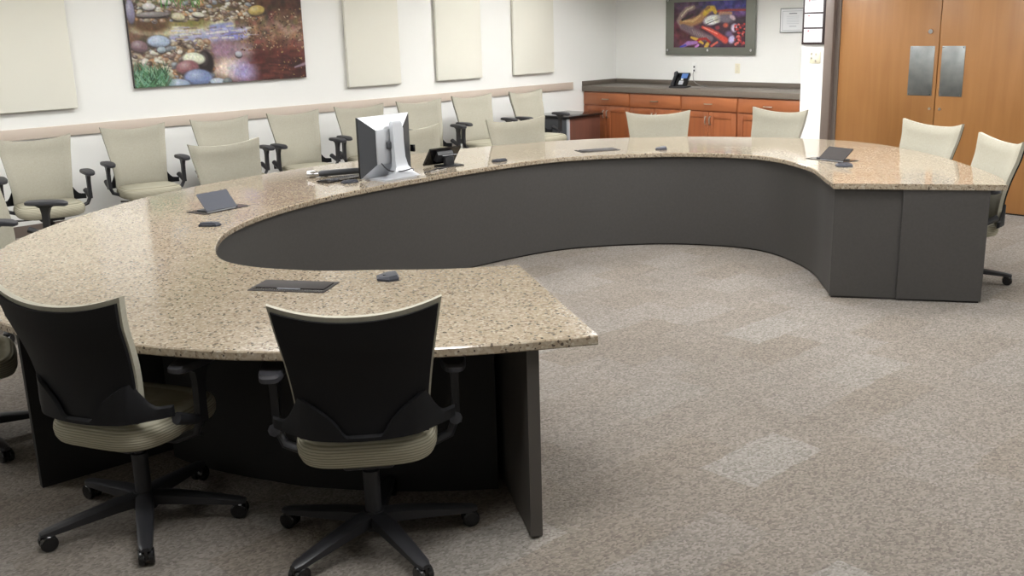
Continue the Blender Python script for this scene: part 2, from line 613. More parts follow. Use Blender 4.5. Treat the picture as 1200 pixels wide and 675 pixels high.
# acoustic panels on the left wall
pan = [(1.90, 3.30, 'wide cream fabric wall panel at the far left beside the creek picture'),
       (6.22, 6.93, 'cream fabric wall panel nearest the right edge of the creek picture'),
       (7.46, 8.15, 'middle cream fabric wall panel of the three narrow ones'),
       (8.68, 9.38, 'cream fabric wall panel nearest the alcove with the sideboard')]
for y0, y1, lab in pan:
    t = thing('acoustic_panel', lab, 'wall panel', (XW, (y0 + y1) / 2, 1.105), group='fabric wall panels')
    t.location.x += 0.002
    w = (y1 - y0) / 2
    MB().box(0.014, 0.055, -w, w, 0, 1.5, 0.008, 3).build('fabric_face', 'panel', t)
    MB().box(0.0, 0.014, -w + 0.015, w - 0.015, 0.015, 1.485).build('backing_board', 'rail', t)

# ------------------------------------------------------------------ flat prints painted in numpy
class Canvas:
    def __init__(self, w, h, nx, ny, base):
        self.w, self.h, self.nx, self.ny = w, h, nx, ny
        self.X, self.Y = np.meshgrid(np.linspace(0, w, nx), np.linspace(0, h, ny))
        self.c = np.zeros((ny, nx, 3))
        self.c[:] = np.array(base) / 255.0
    def blend(self, a, col):
        self.c = self.c * (1 - a[..., None]) + (np.array(col) / 255.0) * a[..., None]
    def ell(self, cx, cy, rx, ry, col, rot=0, soft=0.15, shade=0.0):
        c, s = math.cos(rot), math.sin(rot)
        dx, dy = self.X - cx, self.Y - cy
        u, v = (c * dx + s * dy) / rx, (-s * dx + c * dy) / ry
        r = np.hypot(u, v)
        a = np.clip((1 + soft - r) / (2 * soft), 0, 1)
        self.blend(a, col)
        if shade:
            hl = np.clip(1 - np.hypot(u + 0.25, v + 0.35) / 0.75, 0, 1) * a * shade
            self.blend(hl, (245, 245, 240))
            sh = np.clip((v - 0.25) / 0.7, 0, 1) * a * shade
            self.blend(sh, (30, 24, 24))
    def stroke(self, pts, wd, col, soft=0.35, alpha=1.0):
        best = np.full(self.X.shape, 1e9)
        n = len(pts)
        for i in range(n - 1):
            (x0, y0), (x1, y1) = pts[i], pts[i + 1]
            dx, dy = x1 - x0, y1 - y0
            L = dx * dx + dy * dy + 1e-9
            t = np.clip(((self.X - x0) * dx + (self.Y - y0) * dy) / L, 0, 1)
            if hasattr(wd, '__len__'):
                w = wd[i] + (wd[i + 1] - wd[i]) * t
            else:
                w = wd
            best = np.minimum(best, np.hypot(self.X - x0 - t * dx, self.Y - y0 - t * dy) / w)
        self.blend(np.clip((1 + soft - best) / (2 * soft), 0, 1) * alpha, col)
    def rect(self, x0, x1, y0, y1, col):
        a = ((self.X >= x0) & (self.X <= x1) & (self.Y >= y0) & (self.Y <= y1)).astype(float)
        self.blend(a, col)
    def noise(self, amp, cell):
        gx, gy = int(self.w / cell) + 2, int(self.h / cell) + 2
        g = rng.normal(0, 1, (gy, gx, 3)) * 0.4 + rng.normal(0, 1, (gy, gx, 1))
        fx, fy = self.X / cell, self.Y / cell
        ix, iy = np.clip(fx.astype(int), 0, gx - 2), np.clip(fy.astype(int), 0, gy - 2)
        tx, ty = (fx - ix)[..., None], (fy - iy)[..., None]
        v = (g[iy, ix] * (1 - tx) + g[iy, ix + 1] * tx) * (1 - ty) + (g[iy + 1, ix] * (1 - tx) + g[iy + 1, ix + 1] * tx) * ty
        self.c = np.clip(self.c * (1 + amp * v), 0, 1)
    def build(self, name, m, parent, origin, ux, uy, size):
        """origin = top-left corner, ux to the right, uy downwards"""
        o, ux, uy = Vector(origin), Vector(ux), Vector(uy)
        vs = []
        for j in range(self.ny):
            for i in range(self.nx):
                vs.append(o + ux * (size[0] * i / (self.nx - 1)) + uy * (size[1] * j / (self.ny - 1)))
        fs = [(j * self.nx + i, (j + 1) * self.nx + i, (j + 1) * self.nx + i + 1, j * self.nx + i + 1)
              for j in range(self.ny - 1) for i in range(self.nx - 1)]
        me = bpy.data.meshes.new(name)
        me.from_pydata([p[:] for p in vs], [], fs)
        me.update()
        at = me.color_attributes.new('print', 'FLOAT_COLOR', 'POINT')
        c = np.clip(self.c, 0, 1)
        lin = np.where(c <= 0.04045, c / 12.92, ((c + 0.055) / 1.055) ** 2.4).reshape(-1, 3)
        at.data.foreach_set('color', np.c_[lin, np.ones(len(lin))].astype(np.float32).ravel())
        me.materials.append(M[m])
        return link(name, me, parent)

# creek picture: drawn on a board 1000 wide and 724 tall (top part stands above the view)
def creek():
    c = Canvas(1000, 724, 300, 218, (104, 84, 64))
    Y0 = 294                                   # picture row level with the top of the view
    yy = lambda v: Y0 + v * 430
    # banks and water
    c.ell(250, 140, 420, 190, (96, 104, 66), soft=0.5)
    c.ell(720, 130, 400, 190, (92, 66, 44), soft=0.5)
    c.ell(900, 260, 260, 120, (74, 48, 36), soft=0.4)
    c.ell(860, yy(0.52), 240, 120, (128, 96, 80), soft=0.5)
    c.ell(820, yy(0.80), 300, 110, (92, 44, 36), soft=0.4)
    c.ell(780, yy(0.85), 170, 80, (74, 32, 28), soft=0.5)
    c.ell(930, yy(0.92), 140, 60, (58, 30, 26), soft=0.5)
    c.noise(0.16, 26)
    c.stroke([(40, yy(0.30)), (300, yy(0.36)), (560, yy(0.28))], [30, 36, 26], (214, 206, 172), alpha=0.8)
    c.stroke([(230, yy(0.46)), (420, yy(0.44)), (640, yy(0.40))], [26, 34, 30], (168, 170, 208), alpha=0.85)
    c.stroke([(450, yy(0.33)), (560, yy(0.31))], 18, (140, 146, 198), alpha=0.9)
    c.ell(570, yy(0.43), 60, 22, (128, 130, 188), soft=0.4)
    c.ell(510, yy(0.60), 95, 52, (146, 118, 134), soft=0.4)
    c.ell(620, yy(0.62), 60, 40, (150, 128, 132), soft=0.6)
    c.ell(530, yy(0.82), 90, 50, (226, 208, 194), soft=0.45)
    c.ell(610, yy(0.88), 70, 55, (164, 152, 192), soft=0.6)
    c.ell(120, yy(0.27), 105, 42, (92, 66, 42), soft=0.3)
    c.ell(330, yy(0.27), 100, 22, (128, 122, 66), soft=0.5)
    c.noise(0.06, 12)
    # pebbles on the banks
    pal = [(188, 180, 158), (146, 132, 112), (120, 96, 84), (168, 150, 122), (98, 84, 78), (204, 200, 186),
           (150, 118, 90), (128, 134, 142), (176, 132, 92), (82, 66, 56)]
    for _ in range(420):
        x, y = rng.uniform(0, 720), rng.uniform(yy(-0.15), yy(0.24))
        r = rng.uniform(7, 20)
        c.ell(x, y, r, r * rng.uniform(0.45, 0.75), pal[rng.integers(len(pal))], rng.uniform(-0.4, 0.4), 0.2, 0.45)
    for _ in range(330):
        x, y = rng.uniform(0, 430), rng.uniform(yy(0.46), yy(0.95))
        r = rng.uniform(6, 24)
        c.ell(x, y, r, r * rng.uniform(0.5, 0.8), pal[rng.integers(len(pal))], rng.uniform(-0.5, 0.5), 0.2, 0.45)
    for _ in range(260):
        x, y = rng.uniform(600, 1000), rng.uniform(yy(0.12), yy(0.62))
        c.ell(x, y, rng.uniform(3, 8), rng.uniform(2, 4.5), [(160, 132, 96), (140, 100, 74), (58, 38, 32), (176, 158, 130), (70, 46, 38)][rng.integers(5)], rng.uniform(-1, 1), 0.3)
    for _ in range(34):
        x, y = rng.uniform(820, 1000), rng.uniform(yy(0.6), yy(1.0))
        c.ell(x, y, rng.uniform(3, 8), rng.uniform(2, 4), [(164, 142, 90), (122, 64, 46), (140, 100, 70)][rng.integers(3)], rng.uniform(-1, 1), 0.3)
    for _ in range(300):
        x, y = rng.uniform(0, 1000), rng.uniform(0, yy(-0.1))
        c.ell(x, y, rng.uniform(5, 18), rng.uniform(4, 12), [(84, 104, 52), (122, 130, 70), (110, 84, 56), (70, 56, 40), (150, 142, 110)][rng.integers(5)], rng.uniform(-1, 1), 0.4)
    for _ in range(40):
        x, y = rng.uniform(220, 660), rng.uniform(yy(0.30), yy(0.46))
        c.stroke([(x, y), (x + rng.uniform(20, 70), y + rng.uniform(-7, 3))], rng.uniform(1.5, 5), [(232, 228, 206), (190, 196, 224), (120, 104, 92), (214, 204, 160)][rng.integers(4)], 0.6, 0.7)
    for _ in range(26):
        x, y = rng.uniform(650, 900), rng.uniform(yy(0.62), yy(0.95))
        c.stroke([(x, y), (x + rng.uniform(30, 110), y + rng.uniform(-12, 12))], rng.uniform(3, 9), [(120, 60, 46), (64, 30, 26), (104, 52, 40)][rng.integers(3)], 0.8, 0.5)
    c.stroke([(840, yy(0.30)), (900, yy(0.42)), (980, yy(0.36))], [10, 16, 8], (176, 146, 130), 0.8, 0.7)
    c.stroke([(930, yy(0.86)), (1000, yy(0.82))], [4, 9], (168, 150, 168), 0.6, 0.8)
    # named boulders
    for x, v, rx, ry, col in ((268, 0.19, 38, 20, (196, 190, 156)), (380, 0.17, 34, 13, (206, 204, 188)), (118, 0.07, 34, 18, (206, 204, 202)),
                              (210, 0.02, 30, 14, (196, 192, 184)), (720, 0.13, 50, 26, (188, 164, 92)), (135, 0.16, 90, 14, (128, 122, 120)),
                              (20, 0.12, 22, 60, (138, 134, 160)), (150, 0.47, 60, 30, (166, 182, 206)), (45, 0.52, 44, 30, (124, 100, 106)),
                              (160, 0.57, 24, 16, (148, 164, 172)), (395, 0.74, 42, 60, (38, 28, 28)), (330, 0.69, 62, 32, (216, 218, 194)),
                              (290, 0.79, 62, 36, (140, 94, 98)), (345, 0.92, 80, 44, (122, 138, 178)), (235, 0.985, 62, 28, (152, 168, 192)),
                              (455, 0.985, 46, 20, (178, 192, 206)), (510, 0.98, 26, 16, (96, 104, 104)), (590, 0.66, 20, 16, (168, 170, 182))):
        c.ell(x, yy(v) + 6, rx, ry, (40, 32, 30), 0, 0.3)
        c.ell(x, yy(v), rx, ry, col, rng.uniform(-0.15, 0.15), 0.12, 0.4)
    # grass tuft in the lower left corner, thin grass on the upper bank
    c.ell(85, yy(0.93), 95, 50, (62, 104, 66), soft=0.5)
    for _ in range(170):
        x0, y0 = rng.uniform(0, 170), yy(rng.uniform(0.84, 1.02))
        a = rng.uniform(-0.9, 0.9)
        l = rng.uniform(30, 80)
        c.stroke([(x0, y0), (x0 + l * math.sin(a), y0 - l * math.cos(a))], [3.2, 1.2],
                 [(76, 120, 82), (56, 94, 62), (132, 170, 138), (100, 146, 122), (40, 66, 46)][rng.integers(5)], 0.5)
    for _ in range(60):
        x0, y0 = rng.uniform(180, 420), yy(rng.uniform(-0.1, 0.10))
        l = rng.uniform(20, 45)
        c.stroke([(x0, y0), (x0 + rng.uniform(-18, 18), y0 - l)], 2.0, [(90, 150, 72), (66, 120, 60)][rng.integers(2)], 0.5)
    c.noise(0.05, 6)
    c.c *= 0.93
    return c

PY0, PY1, PZ0, PZ1 = 3.85, 5.70, 1.247, 2.587
t = thing('creek_picture', 'large frameless canvas photograph of a stony creek on the left wall', 'picture', (XW, 4.775, PZ0))
MB().box(0.004, 0.045, -0.925, 0.925, 0, PZ1 - PZ0).build('canvas_block', 'darkframe', t)
creek().build('printed_face', 'print_matte', t, (0.0455, -0.925, PZ1 - PZ0), (0, 1, 0), (0, 0, -1), (1.85, PZ1 - PZ0))

# painting on a pewter panel in the alcove
def abstract():
    c = Canvas(895, 495, 220, 122, (62, 44, 62))
    c.ell(120, 330, 260, 190, (84, 40, 52), soft=0.6)
    c.ell(700, 30, 330, 95, (66, 60, 128), soft=0.4)
    c.ell(820, 130, 140, 40, (112, 84, 138), soft=0.5)
    c.ell(150, 40, 150, 60, (84, 58, 84), soft=0.6)
    c.ell(830, 400, 150, 120, (60, 32, 44), soft=0.5)
    c.noise(0.14, 30)
    c.stroke([(560, 110), (700, 100), (890, 105)], [14, 12, 10], (150, 62, 60))
    c.stroke([(590, 135), (720, 135)], [22, 16], (182, 130, 104))
    c.stroke([(250, 60), (170, 80), (100, 140), (70, 200), (110, 250), (220, 270)], [26, 30, 32, 34, 38, 34], (142, 120, 116))
    c.stroke([(240, 55), (165, 85), (100, 150)], [8, 8, 8], (196, 178, 160))
    c.stroke([(100, 215), (220, 225), (330, 190), (400, 120), (460, 90)], [26, 44, 44, 38, 30], (166, 122, 84))
    c.stroke([(120, 205), (250, 205), (340, 150)], [10, 16, 12], (200, 164, 112))
    c.stroke([(400, 130), (440, 80), (500, 75), (530, 120)], [26, 30, 28, 20], (206, 170, 62))
    c.stroke([(410, 85), (450, 65)], 14, (146, 110, 66))
    c.stroke([(110, 190), (190, 165), (240, 140)], 14, (50, 34, 40))
    c.stroke([(120, 270), (250, 320), (380, 380), (480, 400)], [34, 44, 46, 30], (112, 92, 100))
    for k in range(7):
        c.stroke([(240 + 32 * k, 300 + 14 * k), (270 + 32 * k, 350 + 12 * k)], 5, (160, 138, 140), alpha=0.6)
    c.ell(490, 200, 105, 52, (226, 228, 226), -0.15, 0.2)
    c.ell(560, 190, 40, 40, (212, 208, 190), 0, 0.3)
    c.stroke([(420, 245), (500, 215), (560, 195)], 4, (60, 52, 60))
    c.stroke([(430, 215), (500, 190)], 3, (90, 80, 86))
    c.ell(655, 190, 90, 48, (122, 112, 126), 0.1, 0.4)
    c.ell(740, 180, 40, 22, (196, 172, 182), 0.6, 0.3)
    c.ell(610, 280, 80, 40, (70, 44, 58), 0, 0.4)
    c.ell(660, 260, 30, 24, (206, 96, 80), 0, 0.4)
    c.ell(560, 285, 28, 20, (150, 60, 72), 0, 0.4)
    c.stroke([(370, 275), (470, 310), (560, 360), (660, 420)], [14, 24, 30, 34], (206, 72, 62))
    c.stroke([(390, 280), (560, 350)], 6, (236, 140, 122))
    c.ell(765, 290, 40, 44, (212, 196, 222), 0, 0.3)
    c.ell(735, 410, 36, 44, (196, 186, 226), 0.3, 0.3)
    c.ell(700, 350, 40, 30, (112, 92, 130), 0, 0.4)
    for _ in range(46):
        x, y = rng.uniform(770, 895), rng.uniform(250, 470)
        c.ell(x, y, rng.uniform(8, 22), rng.uniform(6, 16), [(198, 66, 66), (150, 40, 52), (226, 110, 104), (60, 26, 36)][rng.integers(4)], rng.uniform(-1, 1), 0.3)
    c.stroke([(230, 385), (310, 410), (380, 450)], [12, 18, 12], (206, 164, 66))
    c.stroke([(270, 450), (340, 405), (420, 400), (470, 440)], [10, 14, 14, 12], (150, 32, 36))
    c.stroke([(420, 490), (440, 460)], 22, (204, 164, 70))
    c.stroke([(110, 490), (190, 450), (300, 440)], [14, 26, 16], (150, 106, 168))
    c.stroke([(90, 490), (160, 470)], 10, (70, 70, 160))
    c.stroke([(290, 490), (320, 470)], 14, (196, 130, 206))
    c.stroke([(490, 480), (560, 440)], 12, (214, 96, 80))
    c.noise(0.06, 8)
    return c

t = thing('painting_panel', 'purple and gold abstract painting mounted on a pewter panel in the alcove', 'picture', (-7.98, YB, 1.285))
MB().box(-0.69, 0.69, -0.045, -0.035, 0, 0.74, 0.002).build('metal_panel', 'pewter', t)
MB().box(-0.55, 0.55, -0.05, -0.044, 0.09, 0.65).build('picture_board', 'darkframe', t)
abstract().build('printed_face', 'print_gloss', t, (-0.55, -0.0505, 0.65), (1, 0, 0), (0, 0, -1), (1.10, 0.56))
for xx in (-0.645, 0, 0.645):
    for zz in (0.055, 0.685):
        MB().cyl((xx, 0, zz), (xx, -0.06, zz), 0.016, n=16).build('standoff', 'chrome', t)

# certificate and framed notices
def notice(w, h, seed, logo=True):
    r = np.random.default_rng(seed)
    c = Canvas(100, 100 * h / w, 60, int(60 * h / w), (216, 217, 219))
    H = 100 * h / w
    if logo:
        c.ell(24, H * 0.14, 4, 3.5, (170, 50, 60), 0, 0.3)
        c.rect(32, 62, H * 0.11, H * 0.16, (150, 150, 156))
    for k in range(5):
        c.rect(14, 14 + r.uniform(40, 72), H * (0.34 + 0.11 * k), H * (0.365 + 0.11 * k), (150, 152, 160))
    return c
t = thing('certificate', 'white certificate in a thin silver frame on the alcove wall', 'certificate', (-6.79, YB, 1.54))
MB().box(-0.175, 0.175, -0.02, 0, 0, 0.28, 0.002).build('frame', 'steel', t)
c = Canvas(100, 76, 70, 54, (226, 228, 230))
c.rect(6, 94, 6, 7.5, (168, 172, 178)); c.rect(6, 94, 69, 70.5, (168, 172, 178))
c.rect(6, 7.5, 6, 70, (168, 172, 178)); c.rect(92.5, 94, 6, 70, (168, 172, 178))
c.rect(34, 66, 13, 16, (120, 124, 132))
for k in range(5):
    c.rect(26, 74, 24 + 6 * k, 25.5 + 6 * k, (192, 196, 202))
c.rect(36, 64, 57, 58.5, (130, 132, 140))
c.build('certificate_sheet', 'paper', t, (-0.165, -0.0205, 0.27), (1, 0, 0), (0, 0, -1), (0.33, 0.26))
t = thing('notice_frame', 'tall dark frame holding three stacked white notices beside the doors', 'picture frame', (-5.517, YD, 1.458))
MB().box(-0.122, 0.122, -0.022, -0.002, 0, 0.45, 0.003).build('frame', 'darkframe', t)
for k in range(3):
    z0 = 0.022 + k * 0.142
    notice(0.2, 0.126, 30 + k).build('notice', 'paper', t, (-0.1, -0.0225, z0 + 0.126), (1, 0, 0), (0, 0, -1), (0.2, 0.126))
t = thing('switch_plate', 'ivory light switch plate below the notice frame', 'light switch', (-5.495, YD, 1.335))
MB().box(-0.06, 0.06, -0.007, 0, -0.057, 0.057, 0.002).build('plate', 'ivory', t)
for xx, zz in ((-0.035, -0.008), (0.012, 0.03), (0.012, -0.032), (-0.035, 0.035)):
    MB().box(xx - 0.006, xx + 0.006, -0.017, -0.006, zz - 0.01, zz + 0.01, 0.002).build('toggle', 'nickel', t)
t = thing('blank_plate', 'ivory wall plate on the alcove wall above the counter', 'wall plate', (-7.56, YB, 1.118))
MB().box(-0.036, 0.036, -0.007, 0, -0.06, 0.06, 0.002).build('plate', 'ivory', t)
for zz in (-0.03, 0.03):
    MB().cyl((0, -0.006, zz), (0, -0.009, zz), 0.006, n=10).build('screw', 'nickel', t)
t = thing('jack_plate', 'white data jack plate above the counter with a cord plugged in', 'wall plate', (-8.225, YB, 1.118))
MB().box(-0.038, 0.038, -0.007, 0, -0.065, 0.065, 0.002).build('plate', 'white', t)
for zz in (-0.034, 0.012):
    MB().box(-0.011, 0.011, -0.012, -0.006, zz - 0.012, zz + 0.012, 0.001).build('jack', 'charcoal', t)

# ------------------------------------------------------------------ sideboard in the alcove
YFC = 9.98                                # cabinet fronts
edges = [XW + 0.01, -8.745, -7.905, -7.07, -6.235, XA - 0.005]
labs = ['cherry base cabinet against the left wall of the alcove',
        'cherry base cabinet below the desk phone, second from the left wall',
        'cherry base cabinet in the middle of the sideboard, third from the left wall',
        'cherry base cabinet below the ivory wall plate, fourth from the left wall',
        'cherry base cabinet hidden behind the wall beside the doors']
def pull(mb, cx, y, cz, L, vertical=False):
    a = Vector((0, 0, L / 2)) if vertical else Vector((L / 2, 0, 0))
    c0 = Vector((cx, y, cz))
    out = Vector((0, -0.026, 0))
    return mb.tube([c0 - a, c0 - a + out * 0.8, c0 - a * 0.6 + out, c0 + a * 0.6 + out, c0 + a + out * 0.8, c0 + a], 0.006, 8)
for k in range(5):
    x0, x1 = edges[k], edges[k + 1]
    cx, w = (x0 + x1) / 2, (x1 - x0)
    t = thing('base_cabinet', labs[k], 'cabinet', (cx, YFC, 0), group='sideboard cabinets')
    h = w / 2
    MB().box(-h + 0.001, h - 0.001, 0.0, YB - YFC - 0.012, 0.1, 0.829).build('body', 'cabinet_v', t)
    MB().box(-h + 0.001, h - 0.001, 0.06, YB - YFC - 0.02, 0.0, 0.1).build('toe_kick', 'dark', t)
    d = MB().box(-h + 0.012, h - 0.012, -0.02, 0.0, 0.655, 0.815, 0.003).build('drawer_front', 'cabinet', t)
    pull(MB(), 0, -0.02, 0.735, 0.10).build('handle', 'nickel', d)
    for s in (-1, 1):
        a, b = (-h + 0.012, -0.004) if s < 0 else (0.004, h - 0.012)
        z0, z1 = 0.115, 0.64
        st = 0.07
        m = MB().box(a, a + st, -0.02, 0, z0, z1, 0.002).box(b - st, b, -0.02, 0, z0, z1, 0.002)
        m.box(a + st, b - st, -0.02, 0, z1 - st, z1, 0.002).box(a + st, b - st, -0.02, 0, z0, z0 + st, 0.002)
        dr = m.build('door', 'cabinet_v', t)
        MB().box(a + st - 0.004, b - st + 0.004, -0.009, -0.002, z0 + st - 0.004, z1 - st + 0.004).build('door_panel', 'cabinet_v', dr)
        pull(MB(), -0.032 if s < 0 else 0.032, -0.02, 0.54, 0.09, True).build('handle', 'nickel', dr)
t = thing('sideboard_counter', 'grey-brown laminate counter with backsplash on the cherry cabinets', 'countertop', ((XW + XA) / 2, YB, 0.83))
hw = (XA - XW) / 2 - 0.004
MB().box(-hw, hw, -0.69, -0.004, 0, 0.07, 0.006).build('counter_slab', 'counter', t)
MB().box(-hw, hw, -0.024, -0.004, 0.07, 0.128, 0.003).build('backsplash', 'counter', t)
MB().box(-hw, -hw + 0.02, -0.685, -0.025, 0.07, 0.128, 0.003).build('side_splash', 'counter', t)

# ------------------------------------------------------------------ low umber unit by the left wall
t = thing('small_cabinet', 'low umber box unit with black top at the end of the wall chairs', 'cabinet', (-9.26, 9.36, 0), math.radians(2))
MB().box(-0.28, 0.28, -0.28, 0.30, 0.02, 0.56, 0.004).build('body', 'umber', t)
MB().box(-0.31, 0.315, -0.33, 0.32, 0.56, 0.59, 0.006).build('top', 'glossblack', t)
MB().box(-0.28, 0.255, -0.315, -0.282, 0.04, 0.555, 0.003).build('front_door', 'charcoal', t)
MB().box(0.255, 0.285, -0.316, -0.282, 0.04, 0.555, 0.002).build('edge_strip', 'silver', t)
for sx in (-0.24, 0.24):
    for sy in (-0.24, 0.26):
        MB().cyl((sx, sy, 0), (sx, sy, 0.021), 0.02, n=10).build('foot', 'black', t)

# ------------------------------------------------------------------ horseshoe table
outer = [(-2.19, 2.34), (-2.39, 2.01), (-2.60, 1.74), (-2.83, 1.51), (-3.09, 1.31), (-3.6, 1.05), (-4.1, 0.955), (-4.7, 1.06), (-5.32, 1.37),
         (-5.75, 1.74), (-6.11, 2.21), (-6.36, 2.65), (-6.54, 3.2), (-6.64, 3.8), (-6.66, 4.4), (-6.62, 5.0), (-6.52, 5.55),
         (-6.34, 6.11), (-6.06, 6.6), (-5.57, 7.09), (-5.06, 7.37), (-4.6, 7.54), (-4.15, 7.56), (-3.68, 7.37), (-3.19, 7.02),
         (-2.62, 6.46), (-2.42, 6.14)]
inner = [(-3.14, 2.85), (-3.3, 2.61), (-3.53, 2.38), (-3.69, 2.22), (-3.86, 2.11), (-4.02, 2.04), (-4.19, 2.015), (-4.35, 2.05),
         (-4.55, 2.14), (-4.79, 2.30), (-5.0, 2.52), (-5.18, 2.8), (-5.31, 3.1), (-5.42, 3.5), (-5.5, 4.07), (-5.55, 4.75),
         (-5.5, 5.34), (-5.34, 5.71), (-5.06, 6.07), (-4.75, 6.29), (-4.42, 6.40), (-4.11, 6.34), (-3.72, 6.1), (-3.43, 5.79), (-3.24, 5.58)]
N = 150
CO, CI = cr(outer, N), cr(inner, N)
table = thing('horseshoe_table', 'large horseshoe conference table with speckled tan granite top and grey panels', 'table', (0, 0, 0))
def table_top():
    mb = MB()
    e = 0.005
    Oi, Ii = offset(CO, -e), offset(CI, e)
    # ends pulled in a touch for the eased edge
    def endfix(A):
        B = A.copy()
        return B
    z1, z0 = TOP, TOP - 0.034
    rings = []
    for i in range(N):
        o, oi, c, ci = CO[i], Oi[i], CI[i], Ii[i]
        rings.append([(*oi, z0), (*o, z0 + e), (*o, z1 - e), (*oi, z1), (*ci, z1), (*c, z1 - e), (*c, z0 + e), (*ci, z0)])
    mb.loft(rings)
    return mb
OUT_LEFT = None
# orientation: make sure the eased edge lies inside the slab
_t = CO[1] - CO[0]
_n = np.array([-_t[1], _t[0]])
if np.dot(_n, CI[0] - CO[0]) > 0:          # inner curve is to the left of the outer curve
    _off = offset
    def offset(C, d, _f=_off): return _f(C, -d)
    FLIP = True
else:
    FLIP = False
table_top().build('tabletop', 'granite', table, smooth=25)
if FLIP:
    offset = _off
# side of the inner curve that is under the slab
s_in = 1 if np.dot(np.array([-(CI[1] - CI[0])[1], (CI[1] - CI[0])[0]]), CO[0] - CI[0]) > 0 else -1
C1 = offset(CI, s_in * 0.03)
wall_strip(C1[2:-1], s_in * 0.03, 0.012, TOP - 0.034).build('modesty_panel', 'laminate', table)
wall_strip(offset(CI, s_in * 0.045)[3:-2], s_in * 0.012, 0.0, 0.014).build('plinth', 'dark', table)

def slab(p, q, th, z0, z1, name, m, side=1):
    p, q = np.array(p, float), np.array(q, float)
    d = (q - p) / np.linalg.norm(q - p)
    n = np.array([-d[1], d[0]]) * side * th
    return MB().prism([p, q, q + n, p + n], z0, z1).build(name, m, table)
# far end: two flush panels with a small step
pe, qe = np.array([-3.235, 5.60]), np.array([-2.50, 6.10])
dm = (qe - pe) / np.linalg.norm(qe - pe)
nm = np.array([-dm[1], dm[0]])
mid = pe + dm * 0.40
slab(pe + nm * 0.022, mid + nm * 0.022, 0.03, 0.012, TOP - 0.034, 'end_panel', 'laminate')
slab(mid + nm * 0.0, qe + nm * 0.0, 0.04, 0.012, TOP - 0.034, 'end_panel', 'laminate')
slab(pe + nm * 0.03 + dm * 0.01, qe + nm * 0.012 - dm * 0.01, 0.02, 0.0, 0.012, 'plinth', 'dark')
# near end panel, seen edge-on
p0, q0 = np.array([-2.315, 2.185]), np.array([-3.17, 2.68])
slab(p0, q0, 0.042, 0.012, TOP - 0.034, 'end_panel', 'laminate_edge')
slab(p0 + (q0 - p0) * 0.02, q0, 0.035, 0.0, 0.012, 'plinth', 'dark')
# knee panel behind the foreground chairs
s_o = 1 if np.dot(np.array([-(CO[1] - CO[0])[1], (CO[1] - CO[0])[0]]), CI[0] - CO[0]) > 0 else -1
KP = offset(CO, (s_o * (0.43 + 0.17 * np.clip(np.arange(N) / 24.0, 0, 1)))[:, None])
side = (q0[0] - p0[0]) * (KP[:, 1] - p0[1]) - (q0[1] - p0[1]) * (KP[:, 0] - p0[0])
ref = (q0[0] - p0[0]) * (1.5 - p0[1]) - (q0[1] - p0[1]) * (-3.0 - p0[0])
KP = KP[(side * ref > 0.005) & (KP[:, 0] > -3.96) & (KP[:, 1] < 3.2)]
wall_strip(KP, s_o * 0.025, 0.0, TOP - 0.034).build('knee_panel', 'shaded_laminate', table)
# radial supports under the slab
slab((-4.03, 1.055), (-4.00, 1.98), 0.035, 0.0, TOP - 0.034, 'support_panel', 'shaded_laminate')
slab((-6.45, 4.3), (-5.58, 4.3), 0.035, 0.0, TOP - 0.034, 'support_panel', 'shaded_laminate')
slab((-4.55, 7.35), (-4.42, 6.46), 0.035, 0.0, TOP - 0.034, 'support_panel', 'shaded_laminate')

# ------------------------------------------------------------------ task chair
CH = {'zb': 0.48}
def back_surface(v, u, w_scale=1.0, dy=0.0):
    """v 0..1 bottom to top, u -1..1 left to right"""
    w = 0.203 + 0.01 * (1 - v) + 0.062 * max(0.0, (v - 0.12) / 0.88) ** 1.25
    z = CH['zb'] + v * (0.910 - CH['zb'] + 0.04 * abs(u) ** 2.2)
    y = -0.225 - 0.085 * v + 0.022 * math.sin(math.pi * min(1, v * 1.3)) + 0.045 * u * u
    return (u * w * w_scale, y + dy, z)

def back_slab(nu, nv, u_lim, v0, v1, y_front, y_back, round_t):
    mb = MB()
    def pt(i, j, y, k=1.0):
        u = u_lim * (-1 + 2 * i / nu)
        v = v0 + (v1 - v0) * j / nv
        x, yy, z = back_surface(v, u)
        return (x, yy + y, z)
    F = [[pt(i, j, y_front - round_t * (1 if i in (0, nu) or j in (0, nv) else 0)) for i in range(nu + 1)] for j in range(nv + 1)]
    B = [[pt(i, j, y_back) for i in range(nu + 1)] for j in range(nv + 1)]
    vs = [p for r in F for p in r] + [p for r in B for p in r]
    n1 = nu + 1
    o = n1 * (nv + 1)
    fs = []
    for j in range(nv):
        for i in range(nu):
            a = j * n1 + i
            fs.append((a, a + 1, a + n1 + 1, a + n1))
            fs.append((o + a, o + a + n1, o + a + n1 + 1, o + a + 1))
    ring = [i for i in range(n1)] + [j * n1 + nu for j in range(1, nv + 1)] + [nv * n1 + i for i in range(nu - 1, -1, -1)] + [j * n1 for j in range(nv - 1, 0, -1)]
    for k in range(len(ring)):
        a, b = ring[k], ring[(k + 1) % len(ring)]
        fs.append((a, o + a, o + b, b))
    return mb.add(vs, fs)

